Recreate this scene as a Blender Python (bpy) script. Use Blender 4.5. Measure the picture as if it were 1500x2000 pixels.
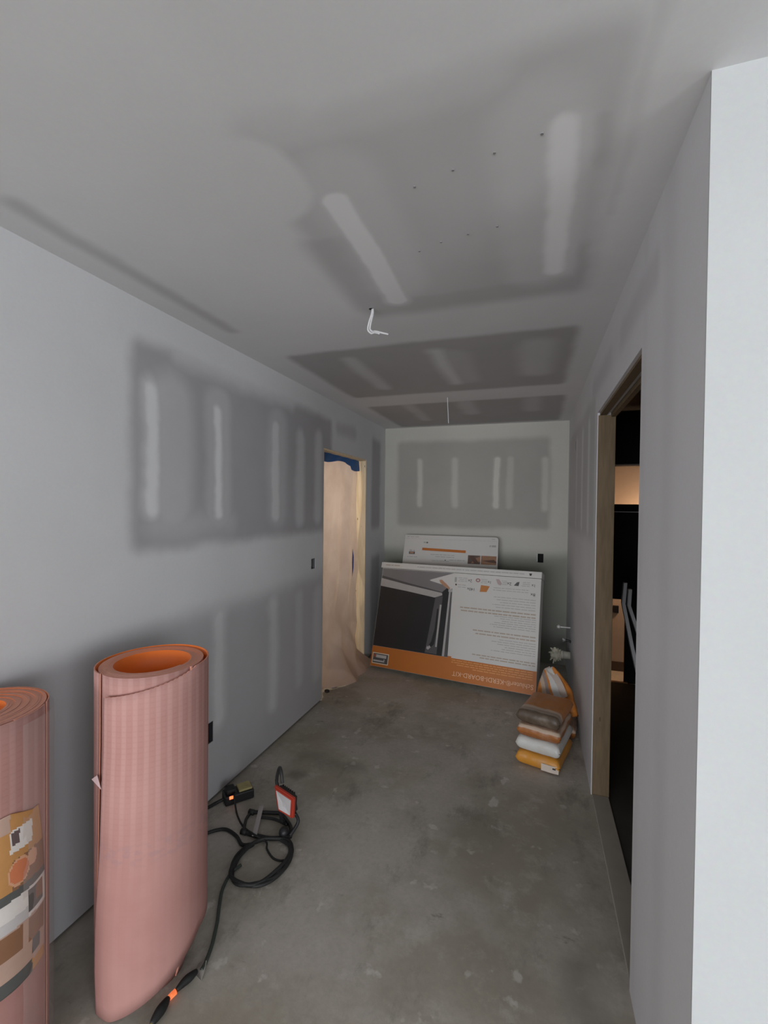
import bpy, bmesh, math, random
from mathutils import Vector, Matrix, noise
random.seed(7)
S = bpy.context.scene
COL = S.collection
for o in list(bpy.data.objects):
    bpy.data.objects.remove(o)

# ------------------------------------------------------------------ camera
right = Vector((0.9489428953842325, 0.31525391323174556, 0.011061260862157505))
up = Vector((-0.01512823781255529, 0.010456471486588403, 0.9998308850124289))
fwd = Vector((-0.31508493731131676, 0.9489497523031034, -0.014691830498694387))
cam_data = bpy.data.cameras.new('camera')
cam = bpy.data.objects.new('camera', cam_data)
COL.objects.link(cam)
m = Matrix.Identity(4)
for i in range(3):
    m[i][0], m[i][1], m[i][2] = right[i], up[i], -fwd[i]
m.translation = Vector((1.60214, 0.0, 1.578134))
cam.matrix_world = m
cam_data.sensor_fit = 'VERTICAL'
cam_data.sensor_height = 36.0
cam_data.sensor_width = 27.0
cam_data.lens = 883.73 / 2000 * 36.0
cam_data.clip_start = 0.02
S.camera = cam

# ------------------------------------------------------------------ world, lights, exposure
world = bpy.data.worlds.new('overcast_sky')
S.world = world
world.use_nodes = True
bg = world.node_tree.nodes['Background']
bg.inputs[0].default_value = (0.72, 0.86, 1.0, 1)
bg.inputs[1].default_value = 1.6
S.view_settings.view_transform = 'Standard'
S.view_settings.look = 'None'
S.view_settings.gamma = 1
S.view_settings.use_curve_mapping = False
S.view_settings.exposure = 0.0


def area(name, loc, rot, sx, sy, power, color):
    l = bpy.data.lights.new(name, 'AREA')
    l.shape = 'RECTANGLE'; l.size = sx; l.size_y = sy
    l.energy = power; l.color = color
    o = bpy.data.objects.new(name, l)
    COL.objects.link(o)
    o.location = loc; o.rotation_euler = rot
    return o


def bulb(name, loc, power, color, r=0.04):
    l = bpy.data.lights.new(name, 'POINT')
    l.energy = power; l.color = color; l.shadow_soft_size = r
    o = bpy.data.objects.new(name, l)
    COL.objects.link(o)
    o.location = loc
    return o


# daylight fill from unseen windows: back one widened for the corridor, side one added
area('back_daylight_fill', (1.0, -7.93, 1.25), (math.radians(90), 0, 0), 7.2, 2.0, 470, (0.98, 0.975, 1.0))
area('side_daylight_fill', (4.93, -1.9, 1.45), (math.radians(90), 0, math.radians(90)), 1.8, 1.4, 50, (0.99, 0.98, 1.0))
# warm bulbs of the two rooms next door
bulb('side_room_bulb', (2.80, 4.70, 1.30), 22.0, (1.0, 0.62, 0.36))
bulb('left_room_bulb', (-0.9, 3.7, 1.6), 20.0, (1.0, 0.82, 0.66), 0.12)

# ------------------------------------------------------------------ material helpers


class NT:
    def __init__(self, name):
        self.m = bpy.data.materials.new(name)
        self.m.use_nodes = True
        self.t = self.m.node_tree
        self.b = self.t.nodes['Principled BSDF']

    def n(self, typ, **kw):
        x = self.t.nodes.new(typ)
        for k, v in kw.items():
            setattr(x, k, v)
        return x

    def l(self, a, b):
        self.t.links.new(a, b)

    def noise(self, vec, scale, detail=4, rough=.55):
        x = self.n('ShaderNodeTexNoise')
        x.inputs['Scale'].default_value = scale
        x.inputs['Detail'].default_value = detail
        x.inputs['Roughness'].default_value = rough
        if vec is not None:
            self.l(vec, x.inputs['Vector'])
        return x

    def mathn(self, op, a, b=None, c=None):
        x = self.n('ShaderNodeMath', operation=op)
        for i, v in enumerate((a, b, c)):
            if v is None:
                continue
            if isinstance(v, (int, float)):
                x.inputs[i].default_value = v
            else:
                self.l(v, x.inputs[i])
        return x.outputs[0]

    def vec(self, op, a, b=None):
        x = self.n('ShaderNodeVectorMath', operation=op)
        for i, v in enumerate((a, b)):
            if v is None:
                continue
            if isinstance(v, (tuple, list)):
                x.inputs[i].default_value = v
            else:
                self.l(v, x.inputs[i])
        return x.outputs['Value'] if op == 'LENGTH' else x.outputs[0]

    def mix(self, f, a, b):
        x = self.n('ShaderNodeMix', data_type='RGBA')
        if isinstance(f, (int, float)):
            x.inputs[0].default_value = f
        else:
            self.l(f, x.inputs[0])
        for i, v in ((6, a), (7, b)):
            if isinstance(v, (tuple, list)):
                x.inputs[i].default_value = (*v[:3], 1)
            else:
                self.l(v, x.inputs[i])
        return x.outputs[2]

    def rng(self, v, a, b, c=0., d=1., smooth=True):
        x = self.n('ShaderNodeMapRange')
        if smooth:
            x.interpolation_type = 'SMOOTHSTEP'
        self.l(v, x.inputs[0])
        for i, q in zip((1, 2, 3, 4), (a, b, c, d)):
            x.inputs[i].default_value = q
        return x.outputs[0]

    def objc(self):
        return self.n('ShaderNodeTexCoord').outputs['Object']

    def color(self, c):
        if isinstance(c, (tuple, list)):
            self.b.inputs['Base Color'].default_value = (*c[:3], 1)
        else:
            self.l(c, self.b.inputs['Base Color'])

    def bump(self, h, strength=.3, dist=.01):
        x = self.n('ShaderNodeBump')
        x.inputs['Strength'].default_value = strength
        x.inputs['Distance'].default_value = dist
        self.l(h, x.inputs['Height'])
        self.l(x.outputs[0], self.b.inputs['Normal'])

    def rough(self, v):
        self.b.inputs['Roughness'].default_value = v
        return self


def plain(name, col, rough=.6, var=.06, scale=30, metal=0., emit=0., spec=None):
    k = NT(name)
    nz = k.noise(k.objc(), scale)
    dark = tuple(c * (1 - var) for c in col)
    light = tuple(min(1, c * (1 + var)) for c in col)
    k.color(k.mix(nz.outputs[0], dark, light))
    k.rough(rough)
    k.b.inputs['Metallic'].default_value = metal
    if spec is not None:
        k.b.inputs['Specular IOR Level'].default_value = spec
    if emit:
        k.b.inputs['Emission Color'].default_value = (*col, 1)
        k.b.inputs['Emission Strength'].default_value = emit
    return k.m


MUD = (.72, .73, .745)
PAPER = (.40, .395, .41)


def soft_boxes(k, p, boxes):
    """union of soft boxes (cu, cv, hu, hv, corner radius, softness, strength)"""
    out = None
    for cu, cv, hu, hv, r, s, st in boxes:
        d = k.vec('ABSOLUTE', k.vec('SUBTRACT', p, (cu, cv, 0)))
        d = k.vec('SUBTRACT', d, (hu - r, hv - r, 0))
        d = k.vec('MAXIMUM', d, (0, 0, 0))
        ln = k.vec('LENGTH', d)
        v = k.rng(ln, r + s, max(r - s, 0.0), 0, st)
        out = v if out is None else k.mathn('MAXIMUM', out, v)
    return out


def drywall(name, au, av, panels, streaks, mud=MUD, paper=PAPER, warp=.05, dark_lines=(), hi=.55, lower=None, bites=None):
    k = NT(name)
    pos = k.objc()
    sep = k.n('ShaderNodeSeparateXYZ'); k.l(pos, sep.inputs[0])
    comb = k.n('ShaderNodeCombineXYZ')
    k.l(sep.outputs[au], comb.inputs[0]); k.l(sep.outputs[av], comb.inputs[1])
    n1 = k.noise(comb.outputs[0], 2.6, 3, .6)
    n2 = k.noise(comb.outputs[0], 14, 3, .6)
    off = k.vec('SUBTRACT', n1.outputs['Color'], (.5, .5, .5))
    off = k.vec('MULTIPLY', off, (warp * 1.6, warp * 1.6, 0))
    off2 = k.vec('MULTIPLY', k.vec('SUBTRACT', n2.outputs['Color'], (.5, .5, .5)), (warp * .35, warp * .35, 0))
    p = k.vec('ADD', k.vec('ADD', comb.outputs[0], off), off2)
    m_ = soft_boxes(k, p, panels) if panels else None
    if bites:
        m_ = k.mathn('MULTIPLY', m_, k.mathn('SUBTRACT', 1.0, soft_boxes(k, p, bites)))
    m0 = k.rng(m_, 0.0, .5) if m_ is not None else None
    if streaks:
        s_ = soft_boxes(k, p, streaks)
        inv = k.mathn('SUBTRACT', 1.0, s_)
        m_ = k.mathn('MULTIPLY', m_, inv)
        hi_ = k.mathn('MULTIPLY', k.mathn('MULTIPLY', k.rng(s_, .6, 1.0), m0), hi)
    if dark_lines:
        d_ = soft_boxes(k, p, dark_lines)
        m_ = k.mathn('MAXIMUM', m_, d_)
    # hand-trowelled unevenness
    tro = k.rng(k.noise(comb.outputs[0], 1.3, 5, .6).outputs[0], .3, .7)
    mudc = k.mix(tro, tuple(c * .965 for c in mud), tuple(c * 1.03 for c in mud))
    fine = k.noise(comb.outputs[0], 90, 2)
    mudc = k.mix(.06, mudc, fine.outputs['Color'])
    pap = k.mix(tro, paper, tuple(c * 1.1 for c in paper))
    fin = k.mix(m_, mudc, pap) if m_ is not None else mudc
    if streaks:
        fin = k.mix(hi_, fin, tuple(min(.93, c * 1.22) for c in mud))
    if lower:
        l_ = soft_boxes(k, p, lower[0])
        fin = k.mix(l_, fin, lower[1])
    k.color(fin)
    k.rough(.85)
    k.b.inputs['Specular IOR Level'].default_value = .25
    k.bump(n2.outputs[0], .04, .004)
    return k.m


# left wall, (y, z)
sk = lambda cu, v0, v1, hu, st=1., s=.03: (cu, (v0 + v1) / 2, hu, (v1 - v0) / 2, hu * .98, s, st)
M_left = drywall('left_wall_drywall', 1, 2, [
    (2.45, 1.82, .985, .455, .05, .045, .95),
    (2.45, .45, 1.6, .56, .06, .08, .60),
    (3.75, 2.24, .22, .05, .04, .05, .5),
    (4.54, 1.80, .13, .47, .05, .05, .85),
    (4.54, .55, .13, .50, .05, .05, .8),
], [
    sk(1.575, 1.50, 2.13, .05, .95, .045), sk(1.70, 1.45, 2.18, .12, .5, .06),
    sk(2.015, 1.47, 2.11, .042, .95, .04), sk(2.02, 1.42, 2.20, .10, .42, .04),
    sk(2.575, 1.45, 2.12, .055, .75, .03), sk(2.60, 1.42, 2.20, .11, .35, .05),
    sk(2.90, 1.42, 2.12, .06, .6, .04), sk(3.19, 1.42, 2.15, .06, .65, .04),
    sk(2.03, .36, 1.02, .055, .8, .04), sk(2.57, .22, .98, .055, .75, .04),
    sk(2.90, .25, .95, .05, .55, .04), sk(3.2, .2, .95, .07, .6, .05),
    (1.62, 2.32, .35, .035, .03, .04, .5), (2.25, 2.26, .55, .03, .03, .05, .5),
    (1.85, 1.47, .30, .05, .05, .07, .35),
])
# back wall, (x, z)
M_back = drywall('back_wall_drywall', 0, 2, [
    (.95, 1.815, .80, .465, .05, .04, .95),
], [sk(.405, 1.56, 2.09, .032, .8, .018), sk(.79, 1.56, 2.10, .036, .72, .022),
    sk(1.225, 1.55, 2.10, .034, .9, .018), sk(1.36, 1.55, 2.10, .034, .6, .02),
    sk(1.70, 1.53, 2.09, .034, .75, .02)],
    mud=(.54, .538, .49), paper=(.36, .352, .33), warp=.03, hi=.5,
    lower=([(.95, .45, 1.2, .62, .05, .10, .9)], (.27, .285, .245)))  # lower green-grey tone paints in the shade behind the cartons
# right wall, (y, z)
M_right = drywall('right_wall_drywall', 1, 2, [
    (3.75, 1.80, .95, .42, .05, .05, .6),
    (3.75, .45, 1.0, .5, .05, .08, .35),
    (2.2, 2.26, .75, .045, .03, .05, .45),
], [sk(3.1, 1.4, 2.15, .06, .8), sk(3.5, 1.4, 2.15, .06, .8), sk(3.95, 1.4, 2.15, .06, .7),
    (2.15, 2.3, .10, .12, .08, .05, .6)],
    mud=(.66, .655, .67), paper=(.44, .43, .44), warp=.03,
    dark_lines=[(1.33, 1.1, .05, 1.35, .04, .05, .22), (1.60, 1.1, .02, 1.35, .02, .03, .15)])
# ceiling, (x, y)
M_ceil = drywall('ceiling_drywall', 0, 1, [
    (1.33, 1.42, .455, .52, .06, .04, .52),
    (1.02, .99, .10, .11, .06, .06, .45), (.95, 1.62, .10, .30, .06, .05, .72), (1.33, 1.88, .44, .08, .05, .06, .7), (1.74, 1.5, .03, .42, .03, .04, .7),
    (1.00, 2.86, .79, .535, .05, .035, 1.),
    (1.01, 4.26, .81, .525, .05, .035, 1.),
    (.155, 1.42, .028, .52, .025, .035, .6),
], [
    sk(1.05, 1.14, 1.88, .055, .85, .025), sk(1.09, 1.0, 1.80, .12, .42, .05),
    sk(1.655, 1.06, 1.82, .055, .95, .045), sk(1.60, .98, 1.86, .11, .5, .05), sk(1.72, 1.25, 1.62, .07, .4, .04),
    sk(.54, 2.45, 3.22, .05, .6, .04), sk(1.07, 2.45, 3.22, .05, .7, .04), sk(1.14, 2.5, 3.2, .1, .3, .05),
    sk(1.60, 2.45, 3.15, .09, .5, .06),
    sk(.56, 3.72, 4.5, .05, .45, .04), sk(1.04, 3.72, 4.3, .07, .5, .05), sk(1.575, 3.75, 4.3, .07, .4, .05),
    (1.25, .93, .28, .035, .03, .05, .45), (.62, 1.4, .18, .6, .1, .06, .8),
], mud=(.74, .745, .76), paper=(.42, .415, .42), warp=.035,
    hi=.85, bites=[(.82, 1.06, .19, .17, .15, .02, 1.)],
    dark_lines=[(1.80, 1.15, .012, .33, .01, .02, .25)])
M_plain_dry = drywall('primed_drywall', 0, 2, [], [], mud=(.50, .52, .525))
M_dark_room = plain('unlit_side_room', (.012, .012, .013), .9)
M_warm_wall = plain('side_room_wall_board', (.62, .53, .45), .8)


def concrete():
    k = NT('concrete_slab')
    p = k.objc()
    a = k.noise(p, 1.6, 6, .62).outputs[0]
    b = k.noise(p, 6, 7, .72).outputs[0]
    c = k.noise(p, 45, 4, .7).outputs[0]
    tint = k.noise(k.vec('ADD', p, (31, 5, 0)), 1.1, 4, .6).outputs[0]
    base = k.mix(k.rng(a, .36, .62), (.355, .325, .262), (.50, .465, .415))
    base = k.mix(k.rng(tint, .5, .68, 0, .45), base, (.40, .375, .27))
    base = k.mix(k.rng(b, .50, .68, 0, .5), base, (.585, .555, .505))
    d = k.noise(k.vec('ADD', k.vec('MULTIPLY', p, (1.5, .8, 1)), (7, 3, 0)), 2.6, 7, .75).outputs[0]
    base = k.mix(k.rng(d, .52, .70, 0, .8), base, (.235, .22, .185))
    sc = k.noise(k.vec('ADD', p, (2, 9, 0)), 8, 4, .55).outputs[0]
    base = k.mix(k.rng(sc, .63, .69, 0, .6), base, (.70, .675, .63))
    sm = k.noise(k.vec('ADD', k.vec('MULTIPLY', p, (1, 2.2, 1)), (12, 4, 0)), 5, 5, .7).outputs[0]
    base = k.mix(k.rng(sm, .64, .74, 0, .7), base, (.15, .14, .12))
    # dark wet patch by the right doorway, scuffs below the left wall
    pw = k.vec('ADD', p, k.vec('MULTIPLY', k.vec('SUBTRACT', k.noise(p, 4, 4).outputs['Color'], (.5, .5, .5)), (.25, .25, 0)))
    pw = k.vec('MULTIPLY', pw, (1, 1, 0))
    st = soft_boxes(k, pw, [(1.80, 1.45, .05, .25, .05, .08, .55), (.30, 2.33, .05, .04, .03, .04, .6), (.45, 2.5, .22, .03, .03, .06, .4), (1.35, 2.2, .10, .12, .08, .12, .25)])
    base = k.mix(st, base, (.16, .15, .13))
    base = k.mix(k.rng(c, .35, .7, 0, .28), base, (.30, .28, .25))
    k.color(base)
    k.rough(.78)
    k.b.inputs['Specular IOR Level'].default_value = .3
    k.bump(c, .12, .004)
    return k.m


def wood(name, c0, c1, stretch=(9, 9, .8), knots=True):
    k = NT(name)
    p = k.objc()
    q = k.vec('MULTIPLY', p, stretch)
    g = k.noise(q, 6, 5, .6).outputs[0]
    col = k.mix(k.rng(g, .3, .7), c0, c1)
    if knots:
        v = k.n('ShaderNodeTexVoronoi'); v.inputs['Scale'].default_value = 3.4
        k.l(k.vec('MULTIPLY', p, (5, 5, 1.6)), v.inputs['Vector'])
        col = k.mix(k.rng(v.outputs['Distance'], .09, .05, 0, .8), col, (.09, .05, .025))
    k.color(col)
    k.rough(.7)
    return k.m


M_conc = concrete()
M_pine = wood('pine_stud_wood', (.74, .60, .38), (.84, .71, .50))
M_pine_shade = wood('pine_wood_shade_tone', (.135, .094, .05), (.19, .135, .075))  # pine toned down, the right doorway's shade put into its colour
M_black = plain('black_plastic', (.018, .018, .020), .45)
M_rubber = plain('black_rubber', (.014, .015, .015), .6)
M_cable_green = plain('dull_green_cable_jacket', (.045, .06, .05), .55)
M_grey_metal = plain('galvanised_steel', (.42, .42, .43), .45, metal=.6)
M_white_cable = plain('white_cable_jacket', (.60, .60, .61), .5)
M_void = plain('empty_hole', (.01, .01, .01), .9)

# ------------------------------------------------------------------ mesh helpers


def obj(name, bm, mat, parent=None, smooth=False, loc=None):
    me = bpy.data.meshes.new(name)
    bmesh.ops.recalc_face_normals(bm, faces=bm.faces)
    bm.to_mesh(me); bm.free()
    for x in (mat if isinstance(mat, (list, tuple)) else [mat]):
        me.materials.append(x)
    if smooth:
        for p in me.polygons:
            p.use_smooth = True
    o = bpy.data.objects.new(name, me)
    COL.objects.link(o)
    if parent is not None:
        o.parent = parent
    if loc is not None:
        o.location = loc
    return o


def box(bm, x0, x1, y0, y1, z0, z1, mi=0, bev=0.):
    vs = [bm.verts.new((x, y, z)) for z in (z0, z1) for y in (y0, y1) for x in (x0, x1)]
    fs = []
    for q in ((0, 2, 3, 1), (4, 5, 7, 6), (0, 1, 5, 4), (2, 6, 7, 3), (0, 4, 6, 2), (1, 3, 7, 5)):
        f = bm.faces.new([vs[i] for i in q]); f.material_index = mi; fs.append(f)
    if bev:
        es = list({e for f in fs for e in f.edges})
        bmesh.ops.bevel(bm, geom=es, offset=bev, segments=3, affect='EDGES', profile=.5)
    return vs


def newbox(*a, **k):
    bm = bmesh.new(); box(bm, *a, **k); return bm


def catmull(pts, n=8, closed=False):
    P = [Vector(p) for p in pts]; out = []
    N = len(P)
    rngN = N if closed else N - 1
    for i in range(rngN):
        if closed:
            a, b, c, d = P[(i - 1) % N], P[i], P[(i + 1) % N], P[(i + 2) % N]
        else:
            a = P[max(i - 1, 0)]; b = P[i]; c = P[i + 1]; d = P[min(i + 2, N - 1)]
        for j in range(n):
            t = j / n
            out.append(.5 * ((2 * b) + (c - a) * t + (2 * a - 5 * b + 4 * c - d) * t * t + (3 * b - a - 3 * c + d) * t ** 3))
    if not closed:
        out.append(P[-1].copy())
    return out


def tube(bm, pts, r, seg=8, n=8, raw=False, mi=0):
    P = [Vector(p) for p in pts] if raw else catmull(pts, n)
    rings = []
    up_ = Vector((0, 0, 1))
    for i, p in enumerate(P):
        d = (P[min(i + 1, len(P) - 1)] - P[max(i - 1, 0)]).normalized()
        a = d.cross(up_)
        if a.length < .1:
            a = d.cross(Vector((0, 1, 0)))
        a.normalize(); b = d.cross(a).normalized()
        rr = r(i / (len(P) - 1)) if callable(r) else r
        ring = [bm.verts.new(p + (a * math.cos(t) + b * math.sin(t)) * rr) for t in [2 * math.pi * k / seg for k in range(seg)]]
        if rings and (rings[-1][0].co - ring[0].co).length > (rings[-1][0].co - ring[seg // 2].co).length:
            ring = ring[seg // 2:] + ring[:seg // 2]
        rings.append(ring)
    for A, B in zip(rings, rings[1:]):
        for k in range(seg):
            f = bm.faces.new((A[k], A[(k + 1) % seg], B[(k + 1) % seg], B[k])); f.material_index = mi
    bm.faces.new(rings[0][::-1]).material_index = mi
    bm.faces.new(rings[-1]).material_index = mi


def tag(o, label, cat, group=None, kind=None):
    o['label'] = label
    if cat: o['category'] = cat
    if group: o['group'] = group
    if kind: o['kind'] = kind
    return o


def thing(name, loc, label, cat, rot=None, group=None):
    o = bpy.data.objects.new(name, None)
    COL.objects.link(o)
    o.location = loc
    if rot is not None:
        o.rotation_euler = rot
    o.empty_display_size = .05
    tag(o, label, cat, group)
    return o


def struct(name, bm, mat, label=None, smooth=False, parent=None):
    o = obj(name, bm, mat, parent, smooth)
    o['kind'] = 'structure'
    if label: o['label'] = label
    return o


def grid_slab(ax, a0, a1, us, vs, filled):
    """slab with openings: ax = thickness axis, cells between us x vs kept where filled(uc, vc)"""
    bm = bmesh.new()
    V = {}

    def vert(s, i, j):
        key = (s, i, j)
        if key not in V:
            c = [0, 0, 0]; o_ = [q for q in range(3) if q != ax]
            c[ax] = (a0, a1)[s]; c[o_[0]] = us[i]; c[o_[1]] = vs[j]
            V[key] = bm.verts.new(c)
        return V[key]
    nu, nv = len(us) - 1, len(vs) - 1
    F = [[filled((us[i] + us[i + 1]) / 2, (vs[j] + vs[j + 1]) / 2) for j in range(nv)] for i in range(nu)]
    g = lambda i, j: 0 <= i < nu and 0 <= j < nv and F[i][j]
    for i in range(nu):
        for j in range(nv):
            if not F[i][j]:
                continue
            bm.faces.new([vert(0, i, j), vert(0, i + 1, j), vert(0, i + 1, j + 1), vert(0, i, j + 1)])
            bm.faces.new([vert(1, i, j), vert(1, i, j + 1), vert(1, i + 1, j + 1), vert(1, i + 1, j)])
            for (di, dj, e) in ((-1, 0, ((i, j), (i, j + 1))), (1, 0, ((i + 1, j), (i + 1, j + 1))), (0, -1, ((i, j), (i + 1, j))), (0, 1, ((i, j + 1), (i + 1, j + 1)))):
                if not g(i + di, j + dj):
                    (p, q), (r, s) = e
                    bm.faces.new([vert(0, p, q), vert(0, r, s), vert(1, r, s), vert(1, p, q)])
    return bm


def holes_fn(holes):
    return lambda u, v: not any(a < u < b and c < v < d for a, b, c, d in holes)


def cuts(lo, hi, holes, k):
    s = {lo, hi}
    for h in holes:
        for v in h[k:k + 2]:
            if lo < v < hi:
                s.add(v)
    return sorted(s)


def wall(name, ax, a0, a1, u0, u1, v0, v1, holes, mat, label=None):
    bm = grid_slab(ax, a0, a1, cuts(u0, u1, holes, 0), cuts(v0, v1, holes, 2), holes_fn(holes))
    return struct(name, bm, mat, label)


# ------------------------------------------------------------------ room shell
W, D, H = 1.9213, 4.8485, 2.44
YC = 1.060
struct('floor', newbox(-3.2, 5.0, -8.0, 5.2, -.12, 0), M_conc, 'bare stained concrete slab floor')
struct('ceiling', newbox(-3.2, 5.1, -8.1, 5.2, H, H + .1), M_ceil, 'drywall ceiling with taped and mudded joints')
LD = (3.282, 4.2505)   # left doorway
wall('wall_left', 0, -.115, 0, .15, D, .015, H,
     [(LD[0], LD[1], -1, 2.033), (1.905, 1.985, .315, .425), (3.085, 3.150, 1.085, 1.165)], M_left, 'left drywall wall with mudded screw lines')
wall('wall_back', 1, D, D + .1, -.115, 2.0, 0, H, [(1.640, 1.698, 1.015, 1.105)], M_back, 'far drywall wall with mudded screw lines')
RD = (1.641, 2.707)
wall('wall_right', 0, W, 2.010, YC, D, 0, H,
     [(RD[0], RD[1], -1, 2.093), (4.08, 4.13, 2.045, 2.135)], M_right, 'right drywall wall around the open doorway')
wall('wall_front_right', 1, YC, YC + .09, 2.010, 5.0, 0, H, [], M_plain_dry, 'bright primed wall facing the unseen fill windows')
# primed face returning round the outside corner
struct('wall_corner', newbox(W - .001, 2.012, YC - .004, YC, 0, H), M_plain_dry, 'primed end of the right wall')
wall('wall_behind', 1, -8.1, -8.0, -3.2, 5.1, 0, H, [(-2.6, 4.65, .2, 2.3)], M_plain_dry)
wall('wall_far_right', 0, 5.0, 5.1, -8.0, 5.2, 0, H, [(-2.85, -.95, .7, 2.2)], M_plain_dry)

struct('wall_far_left', newbox(-3.3, -3.2, -8.1, .25, 0, H), M_plain_dry)
struct('wall_return_left', newbox(-3.2, -.116, .15, .25, 0, H), M_plain_dry)
# unseen window frames, sized to the fill light behind the camera
M_frame = plain('fill_window_white_vinyl', (.75, .75, .75), .5)
M_glass = NT('fill_window_glass')
M_glass.b.inputs['Transmission Weight'].default_value = 1
M_glass.b.inputs['Roughness'].default_value = 0.02
M_glass.b.inputs['IOR'].default_value = 1.02
_g = M_glass.noise(M_glass.objc(), 3); M_glass.color(M_glass.mix(_g.outputs[0], (.97, .98, .98), (1, 1, 1)))


def window(name, ax, c, u0, u1, v0, v1):
    us = [u0, u0 + .05, (u0 + u1) / 2 - .025, (u0 + u1) / 2 + .025, u1 - .05, u1]
    vs = [v0, v0 + .05, v1 - .05, v1]
    hs = [(us[1], us[2], vs[1], vs[2]), (us[3], us[4], vs[1], vs[2])]
    o = struct(name, grid_slab(ax, c - .02, c + .02, us, vs, holes_fn(hs)), M_frame)
    return o


window('fill_window_back', 1, -8.05, -2.6, 4.65, .2, 2.3)
window('fill_window_side', 0, 5.05, -2.85, -.95, .7, 2.2)

# bottom plate beneath the left drywall, coloured black for the gap's shade
bm = bmesh.new()
box(bm, -.112, -.020, .16, LD[0] - .005, 0, .0145)
struct('trim_1', bm, M_dark_room, 'bottom plate coloured black in the gap under the left wall board')

# left doorway framing: far stud, near stud, header
def framing(name, bm, mat, label):
    return struct(name, bm, mat, label)


framing('trim_2', newbox(-.113, -.0005, LD[1] - .012, LD[1] - .0005, .02, 2.020, bev=.002), M_pine, 'pale pine stud lining the left doorway')
framing('trim_3', newbox(-.113, -.002, LD[0] + .0005, LD[1] - .013, 2.020, 2.0325), M_pine, 'pine header over the left doorway')
framing('trim_4', newbox(-.113, -.002, LD[0] + .0005, LD[0] + .012, 0, 2.019), M_pine, 'near pine stud of the left doorway')
# right doorway framing
framing('trim_5', newbox(W + .004, 2.010, RD[1] - .014, RD[1] - .0005, .004, 2.078, bev=.002), M_pine_shade, 'pine stud lining the right doorway')
bm = bmesh.new()
box(bm, W + .012, W + .046, RD[0] + .0005, RD[1] - .0005, 2.080, 2.092)
box(bm, W + .066, 2.010, RD[0] + .0005, RD[1] - .0005, 2.066, 2.092)
framing('trim_6', bm, M_pine_shade, 'double pine header over the right doorway')
framing('trim_7', newbox(W + .012, 2.010, RD[0] + .0005, RD[0] + .014, .004, 2.078), M_pine_shade, 'near pine stud of the right doorway')
M_sill = plain('dusty_plate_wood', (.36, .33, .285), .85, .15, 9)
framing('trim_8', newbox(W + .004, 2.008, RD[0] + .015, RD[1] - .015, .0005, .012, bev=.003), M_sill, 'dusty wooden floor plate in the right doorway')

# ---- rooms next door
bm = bmesh.new()
box(bm, -1.8, -1.7, 2.6, 5.2, 0, H); box(bm, -1.7, -.116, 2.5, 2.6, 0, H); box(bm, -1.7, -.116, 4.95, 5.05, 0, H)
struct('wall_beyond_left', bm, plain('left_room_wall_paint', (.6, .56, .52), .8), 'walls of the room behind the plastic sheet')
# side room: dark boarding with a hatch and a low opening, warm-lit wall beyond
SR = 4.55
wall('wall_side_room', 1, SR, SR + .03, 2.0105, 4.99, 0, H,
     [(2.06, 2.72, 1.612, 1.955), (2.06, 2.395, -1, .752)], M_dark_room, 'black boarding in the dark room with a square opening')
struct('wall_side_room_end', newbox(2.0105, 4.99, 4.862, 4.95, 0, H), M_warm_wall, 'warm lit wall beyond the dark room')
bm = newbox(2.011, 2.03, SR + .031, 4.861, 0, H)
struct('wall_side_room_return', bm, M_warm_wall)
M_strip = plain('bright_metal_strip', (.75, .72, .76), .3, metal=.9, emit=0)
struct('trim_9', newbox(2.03, 2.75, SR - .006, SR - .0005, 1.540, 1.546), plain('pale_edge_strip', (.85, .82, .86), .35), 'thin pale strip under the hatch')
struct('trim_10', newbox(2.03, 2.42, SR - .03, SR - .004, .001, .010), plain('brass_threshold_strip', (.75, .48, .28), .3, metal=.8), 'bright threshold strip at the low opening')
struct('trim_11', newbox(2.03, 2.75, SR - .012, SR - .0005, 1.958, 1.972), plain('grey_edge_strip', (.35, .33, .32), .6), 'grey strip above the hatch')
struct('baseboard_side', newbox(2.03, 4.9, 4.850, 4.8615, 0, .09), plain('dark_baseboard', (.10, .07, .05), .7))
# added dark sheets over ceiling, floor and wall, standing in for the room's shade
struct('ceiling_shade_sheet', newbox(2.0105, 4.98, 1.17, SR - .001, H - .012, H - .0005), M_dark_room)
M_shade_floor = plain('floor_shade_tone', (.055, .050, .045), .7, .25, 6)
struct('floor_shade_sheet', newbox(2.0105, 4.98, 1.17, SR - .035, .0005, .003), M_shade_floor)
struct('wall_shade_sheet', newbox(2.02, 4.99, YC + .0905, YC + .10, 0, H), M_dark_room)


# ------------------------------------------------------------------ electrical openings
def elec_box(name, center, size, depth, axis, sgn, mat, label):
    """open-fronted box set into the wall; axis = wall normal axis, sgn = direction into the wall"""
    bm = bmesh.new()
    w, h = size[0] / 2, size[1] / 2
    t = .003
    L = [(-w, w, -h, -h + t), (-w, w, h - t, h), (-w, -w + t, -h + t, h - t), (w - t, w, -h + t, h - t)]
    for a, b, c, d in L:
        if axis == 0: box(bm, *(sorted((0, sgn * depth))), a, b, c, d)
        else: box(bm, a, b, *(sorted((0, sgn * depth))), c, d)
    e0, e1 = sorted((sgn * (depth - t), sgn * depth))
    if axis == 0: box(bm, e0, e1, -w, w, -h, h)
    else: box(bm, -w, w, e0, e1, -h, h)
    o = thing(name, center, label, 'electrical box')
    obj('box_shell', bm, mat, o)
    return o


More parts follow.
